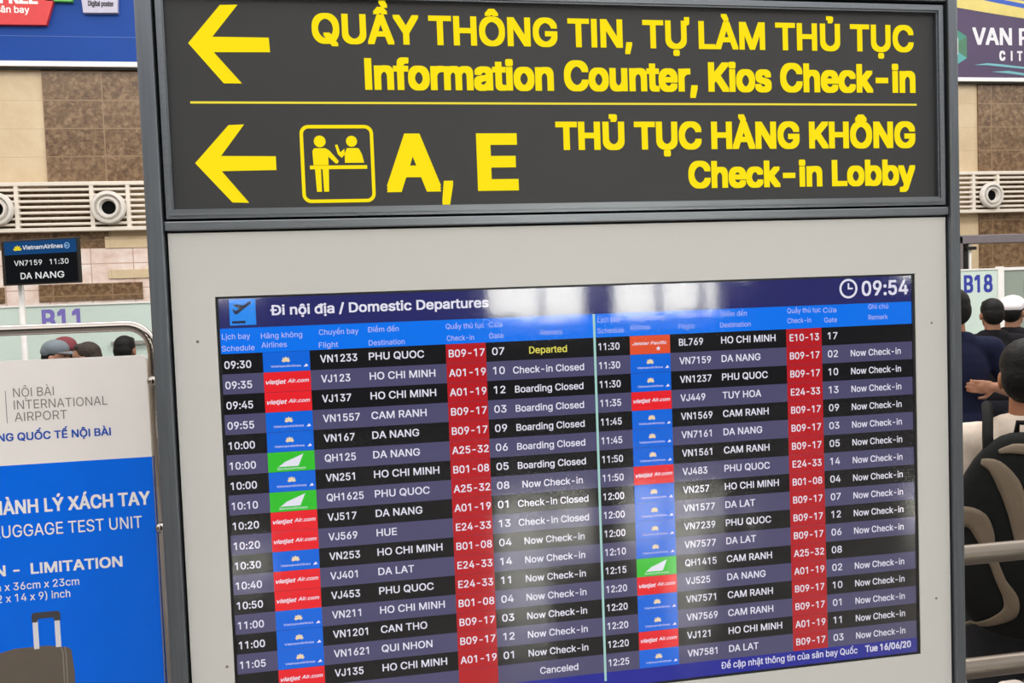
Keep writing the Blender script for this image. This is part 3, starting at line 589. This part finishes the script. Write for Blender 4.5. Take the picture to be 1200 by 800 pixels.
def hand_parts(wr, d, n, side):
    """palm, four fingers and a thumb: d along the hand, n palm normal"""
    d = V(d).normalized(); n = V(n); n = (n-d*n.dot(d)).normalized(); s = d.cross(n)*side; P = []
    pc = wr+d*.05; rot = Matrix((s, n, d)).transposed()
    P.append(('e', pc, (.038, .016, .052), rot)); P.append(('c', wr, .025, wr+d*.03, .025))
    for k, L in enumerate((.070, .080, .074, .058)):
        b0 = wr+d*.088+s*(.030-.020*k); b1 = b0+(d*.82+n*.55)*L*.5; b2 = b1+(d*.35+n*.9)*L*.5
        P += [('c', b0-d*.02, .0095, b1, .0088), ('c', b1, .0088, b2, .0075)]
    t0 = wr+d*.025+s*.03; t1 = t0+(s*.75+d*.6+n*.2)*.038; t2 = t1+(d*.9+n*.35+s*.2)*.032
    P += [('c', t0, .0125, t1, .0108), ('c', t1, .0108, t2, .0085)]; return P
def person(lb, loc, rz, H=1.68, skin=(150, 104, 78), shirt=(30, 36, 62), trousers=(70, 66, 66), hair=(14, 13, 13), cap=None, visor=None, wide=1.0, sleeves=.75, lean=0.0, arms=None, mask=None, voxel=.0062, leanx=0.0, longhair=False, baggy=1.0, headyaw=0.0, sticker=None):
    k = H/1.70; root = thing('person', lb, 'person', loc, rz)
    A = {}
    for s_ in (-1, 1):
        A[s_] = [V((s_*.185*wide, -.005, 1.365)), V((s_*.235*wide, -.035, 1.08)), V((s_*.225*wide, .06, .845)), V((0, .25, -1)), V((-s_, 0, 0))]
    if arms:
        for s_, a in arms.items(): A[s_] = [A[s_][0]]+[V(x) for x in a]
    lx = leanx
    def T(p):  # a little lean of the upper body over the hips
        p = V(p); t = max(0, min(1.3, (p.z-.95)/.6)); return V((p.x+lx*t, p.y+lean*t, p.z-.35*abs(lean)*t))*k
    HY = Matrix.Rotation(headyaw, 3, 'Z'); hc = V((0, .03, 1.575))
    def Hd(p): return T(hc+HY@(V(p)-hc))
    r = k; body = []
    body += [('e', Hd((0, .022, 1.60)), (.074*r, .092*r, .098*r)), ('e', Hd((0, .052, 1.535)), (.056*r, .062*r, .072*r)), ('e', Hd((0, .085, 1.490)), (.028*r, .026*r, .022*r)),
             ('c', Hd((0, .112, 1.590)), .011*r, Hd((0, .134, 1.553)), .014*r), ('e', Hd((.030, .098, 1.612)), (.022*r, .014*r, .009*r)), ('e', Hd((-.030, .098, 1.612)), (.022*r, .014*r, .009*r)),
             ('e', Hd((0, .113, 1.519)), (.024*r, .011*r, .009*r))]
    for s_ in (-1, 1): body += [('e', Hd((s_*.078, .018, 1.570)), (.010*r, .022*r, .033*r))]
    body += [('c', T((0, -.012, 1.38)), .060*r, Hd((0, .004, 1.52)), .055*r)]
    torso = [((0, 0, 1.24), (.158*wide, .108, .20)), ((0, .005, 1.07), (.140*wide, .100, .17)), ((0, -.005, .93), (.155*wide, .112, .13))]
    body += [('e', T(c), tuple(v*r for v in q)) for c, q in torso]
    body += [('c', T((-.15*wide, -.005, 1.365)), .060*r, T((.15*wide, -.005, 1.365)), .060*r), ('c', T((-.07, -.008, 1.40)), .055*r, T((.07, -.008, 1.40)), .055*r)]
    for s_ in (-1, 1):
        sh, el, wr, hd, nn = A[s_]; sh, el, wr = T(sh), T(el), T(wr)
        body += [('c', sh, .054*r, el, .042*r), ('c', el, .042*r, wr, .027*r)]
        body += hand_parts(wr, hd, nn, s_)
        hp, kn, an = V((s_*.088, 0, .90))*k, V((s_*.095, .02, .49))*k, V((s_*.098, -.015, .085))*k
        body += [('c', hp, .088*r, kn, .058*r), ('c', kn, .058*r, an, .040*r), ('c', an-V((0, .01, .035)), .036*r, an+V((s_*.015, .15, -.048))*r, .030*r)]
    put(blob(body, voxel), 'body', pm('skin_%d_%d' % skin[:2], skin, .55, 0, .05), root)
    # clothes follow the body
    g = .014; sp = [('e', T(c), tuple((v+g)*r for v in q)) for c, q in torso[:2]]+[('e', T((0, -.003, .95)), ((.155*wide+g+.006)*r, (.112+g+.004)*r, .10*r))]
    sp += [('c', T((-.15*wide, -.005, 1.365)), .072*r, T((.15*wide, -.005, 1.365)), .072*r), ('c', T((-.06, -.01, 1.40)), .066*r, T((.06, -.01, 1.40)), .066*r), ('c', T((0, -.012, 1.40)), .066*r, T((0, -.008, 1.435)), .062*r)]
    for s_ in (-1, 1):
        sh, el, wr = [T(x) for x in A[s_][:3]]
        if sleeves <= 1: sp += [('c', sh, .068*r, sh.lerp(el, sleeves), .060*r)]
        else: sp += [('c', sh, .068*r, el, .056*r), ('c', el, .056*r, el.lerp(wr, sleeves-1), .042*r)]
    put(blob(sp, .008, 8), 'shirt', pm('cloth_%d_%d_%d' % shirt, shirt, .9, 0, .10, 30, .15, .15), root)
    tp = [('e', V((0, -.005, .915))*k, ((.155*wide+.012)*r, .122*r, .12*r))]
    for s_ in (-1, 1):
        hp, kn, an = V((s_*.088, 0, .90))*k, V((s_*.095, .02, .49))*k, V((s_*.098, -.012, .10))*k
        tp += [('c', hp+V(((baggy-1)*s_*.1, 0, 0)), .100*r*baggy, kn, .073*r*baggy), ('c', kn, .073*r*baggy, an, .062*r*baggy)]
    put(blob(tp, .009, 6), 'trousers', pm('cloth_%d_%d_%d' % trousers, trousers, .9, 0, .10, 30, .15, .15), root)
    for s_ in (-1, 1):
        an = V((s_*.098, -.015, .085))*k
        put(blob([('c', an-V((0, .03, .033)), .046, an+V((s_*.012, .15, -.043)), .040), ('c', an-V((0, .03, .05)), .035, an+V((s_*.015, .16, -.052)), .033)], .008, 4), 'shoe', pm('shoe_black', (30, 28, 28), .5), root)
    hp_ = [('e', Hd((0, .002, 1.627)), (.083*r, .094*r, .088*r)), ('e', Hd((0, -.030, 1.585)), (.078*r, .068*r, .085*r)), ('e', Hd((0, .062, 1.672)), (.058*r, .040*r, .030*r))]
    if longhair: hp_ += [('e', Hd((0, -.035, 1.53)), (.086*r, .066*r, .115*r)), ('e', Hd((.055, -.01, 1.53)), (.035*r, .05*r, .10*r)), ('e', Hd((-.055, -.01, 1.53)), (.035*r, .05*r, .10*r))]
    put(blob(hp_, .0065, 4), 'hair', pm('hair_%d' % hair[0], hair, .6, 0, .2, 60, .4, .2), root)
    if cap:
        cm = pm('cap_%d_%d_%d' % cap, cap, .8, 0, .05, 30)
        put(blob([('e', Hd((0, .005, 1.652)), (.092*r, .106*r, .076*r)), ('e', Hd((0, -.02, 1.635)), (.090*r, .086*r, .060*r))], .0065, 4), 'cap', cm, root)
        q = MB(); n_ = 14; top = [Hd((.082*math.cos(math.pi*j/n_), .075+.115*math.sin(math.pi*j/n_), 1.630-.018*math.sin(math.pi*j/n_))) for j in range(n_+1)]; bot = [p-V((0, 0, .007)) for p in top]; m2 = len(top)
        q.add([p[:] for p in top+bot], [tuple(range(m2)), tuple(range(2*m2-1, m2-1, -1))]+[(j, (j+1) % m2, (j+1) % m2+m2, j+m2)[::-1] for j in range(m2)]); q.build('cap_visor', pm('visor_%d_%d_%d' % (visor or cap), visor or cap, .8), root, local=True)
    if mask: put(blob([('e', Hd((0, .085, 1.530)), (.060*r, .050*r, .046*r))], .006, 4), 'face_mask', pm('mask_%d' % mask[0], mask, .8), root)
    ey = MB()
    for s_ in (-1, 1): ey.sphere(Hd((s_*.030, .106, 1.594)), (.011*r, .007*r, .0065*r), u=12, v=8)
    ey.build('eyes', pm('eye_dark', (40, 30, 26), .3), root, local=True, smooth=True)
    return root

# people in the queue on the right
person('person seen from behind in a navy polo shirt with one hand on the lower back', (3.50, 2.88, 0), math.radians(-6), 1.685, (152, 104, 78), (22, 25, 48), (80, 73, 76), wide=1.16, sleeves=.72,
       arms={1: [(.315, -.05, 1.12), (.13, -.165, 1.16), (-1, -.1, .05), (0, 1, .1)]})
person('person with black hair and dark top standing in front of counter B18', (4.80, 4.18, 0), math.radians(-20), 1.60, (142, 98, 74), (20, 19, 22), (40, 40, 48))
person('person in a white cap and dark clothes at the right edge by the glass partition', (5.17, 4.42, 0), math.radians(-62), 1.60, (150, 106, 82), (24, 23, 26), (40, 40, 48), cap=(236, 230, 234), wide=.95)
BPZ = math.radians(-40.9); BPL = (2.14, .768, 0)
bp = person('person with black hair in a cream shirt wearing a black and tan backpack', BPL, BPZ, 1.535, (150, 98, 68), (212, 196, 180), (40, 40, 44), wide=.95, sleeves=.62, baggy=1.22)
# the backpack: a thing of its own, carried on the back
bag = thing('backpack', 'black backpack with curved tan panels on the back of the person in cream', 'backpack', BPL, BPZ)
bx, by0, bz0, hx_, hy_, hz_ = 0, -.215, 1.015, .19, .082, .285
body = MB(); bm = bmesh.new(); bmesh.ops.create_cube(bm, size=1)
bmesh.ops.subdivide_edges(bm, edges=bm.edges[:], cuts=9, use_grid_fill=True)
for v in bm.verts:
    x_, y_, z_ = v.co*2; m_ = max(abs(x_), abs(y_), abs(z_)); L4 = (abs(x_)**3.4+abs(y_)**3.4+abs(z_)**3.4)**(1/3.4); f_ = m_/L4
    x_, y_, z_ = x_*f_, y_*f_, z_*f_
    v.co = (bx+hx_*x_*(1-.42*max(0, z_)**2), by0+hy_*y_*(1-.25*max(0, z_)), bz0+hz_*z_)
from mathutils.bvhtree import BVHTree
bvh = BVHTree.FromBMesh(bm)
bkm = pm('backpack_black', (17, 18, 17), .85, 0, .15, 40, .2, .2)
body.bm(bm); body.build('pack_body', bkm, bag, local=True, smooth=True)
tan = pm('backpack_tan', (104, 90, 74), .85, 0, .08, 30)
def front_y(x_, z_):
    h = bvh.ray_cast(V((x_, -1, z_)), V((0, 1, 0))); return h[0].y if h[0] else by0-.01
def strip(pts, ws, name, mat=None):
    q = MB(); vs = []; P = []
    for i in range(len(pts)-1):          # smooth the centre line
        p0, p1, p2, p3 = [V(pts[max(0, min(len(pts)-1, i+k))]) for k in (-1, 0, 1, 2)]
        for t in (0, .25, .5, .75): P.append((.5*((2*p1)+(p2-p0)*t+(2*p0-5*p1+4*p2-p3)*t*t+(3*p1-p0-3*p2+p3)*t**3), ws[i]*(1-t)+ws[i+1]*t))
    P.append((V(pts[-1]), ws[-1])); n_ = len(P)
    for i, (c_, w_) in enumerate(P):
        d = (P[min(i+1, n_-1)][0]-P[max(0, i-1)][0]).normalized(); nx, nz = -d.y, d.x
        for s_ in (-1, -.5, 0, .5, 1):
            xx, zz = c_.x+nx*w_*s_, c_.y+nz*w_*s_; vs.append((xx, front_y(xx, zz)-.003-.002*(1-s_*s_), zz))
    q.add(vs, [(i*5+j, (i+1)*5+j, (i+1)*5+j+1, i*5+j+1) for i in range(n_-1) for j in range(4)]); o = q.build(name, mat or tan, bag, local=True, smooth=True)
    m_ = o.modifiers.new('t', 'SOLIDIFY'); m_.thickness = .004; m_.offset = 0
strip([(-.112, 1.222), (-.078, 1.212), (-.048, 1.17), (-.028, 1.11), (-.018, 1.05), (-.012, 1.0)], [.006, .020, .028, .026, .022, .018], 'tan_panel')
strip([(-.178, 1.055), (-.150, 1.070), (-.122, 1.062), (-.104, 1.025), (-.094, .985), (-.080, .945), (-.066, .905), (-.045, .862), (-.048, .822), (-.085, .79), (-.125, .768), (-.160, .75)], [.022, .028, .030, .024, .014, .011, .012, .018, .018, .011, .006, .003], 'tan_panel')
strip([(.10, 1.20), (.07, 1.13), (.06, 1.05), (.085, .98), (.12, .93)], [.010, .024, .026, .022, .012], 'tan_panel')
strip([(-.07, 1.252), (-.035, 1.262), (0, 1.262), (.035, 1.262), (.07, 1.252)], [.004, .012, .014, .012, .004], 'tan_panel')
for sx in (-1, 1):
    q = MB(); q.tube([(sx*.095, -.235, 1.20), (sx*.098, -.205, 1.285), (sx*.10, -.13, 1.335), (sx*.105, -.05, 1.352), (sx*.105, .03, 1.335), (sx*.11, .095, 1.26), (sx*.12, .115, 1.12)], .014, 10); q.build('strap', bkm, bag, local=True, smooth=True)
q = MB(); q.tube([(-.03, -.20, 1.285), (-.025, -.20, 1.325), (.025, -.20, 1.325), (.03, -.20, 1.285)], .008, 10); q.build('carry_handle', bkm, bag, local=True, smooth=True)
# suitcase behind the lower rail
su = thing('suitcase', 'cream and black suitcase seen edge-on below the lower rail at bottom right', 'suitcase', (1.86, .40, 0))
MB().rbox(1.782, 1.852, .32, .48, .05, .695, .016, 3).build('shell', pm('suitcase_cream', (222, 206, 196), .4, 0, .03), su, smooth='auto')
MB().rbox(1.853, 1.94, .32, .48, .05, .695, .016, 3).build('shell', pm('suitcase_black', (26, 26, 28), .5), su, smooth='auto')
MB().tube([(1.90, .44, .69), (1.90, .44, .712), (1.90, .36, .712), (1.90, .36, .69)], .007).build('handle', black, su, smooth=True)
for x_ in (1.81, 1.91):
    for y_ in (.35, .45): MB().tube([(x_-.011, y_, .025), (x_+.011, y_, .025)], .025, 16).build('wheel', black, su)
# people behind the poster stand on the left
person('person in a grey cap and face mask in front of counter B11', (-2.02, 5.20, 0), math.radians(-105), 1.555, (170, 122, 98), (190, 184, 196), (50, 52, 62), cap=(104, 112, 118), mask=(214, 206, 220), lean=.04)
person('person with short dark brown hair beside the grey-capped person', (-1.665, 4.90, 0), math.radians(95), 1.535, (140, 100, 76), (60, 58, 62), (50, 52, 62), hair=(52, 42, 36))
person('person in a maroon cap in the queue at counter B11', (-2.08, 5.72, 0), math.radians(60), 1.55, (140, 96, 74), (52, 44, 46), (50, 52, 62), cap=(112, 44, 52))
person('person in a blue top with black hair in the queue at counter B11', (-1.60, 5.55, 0), math.radians(-15), 1.555, (140, 96, 74), (46, 60, 112), (50, 52, 62))
person('person with black hair at the far left above the poster', (-2.42, 5.07, 0), math.radians(20), 1.47, (140, 96, 74), (40, 40, 46), (50, 52, 62))
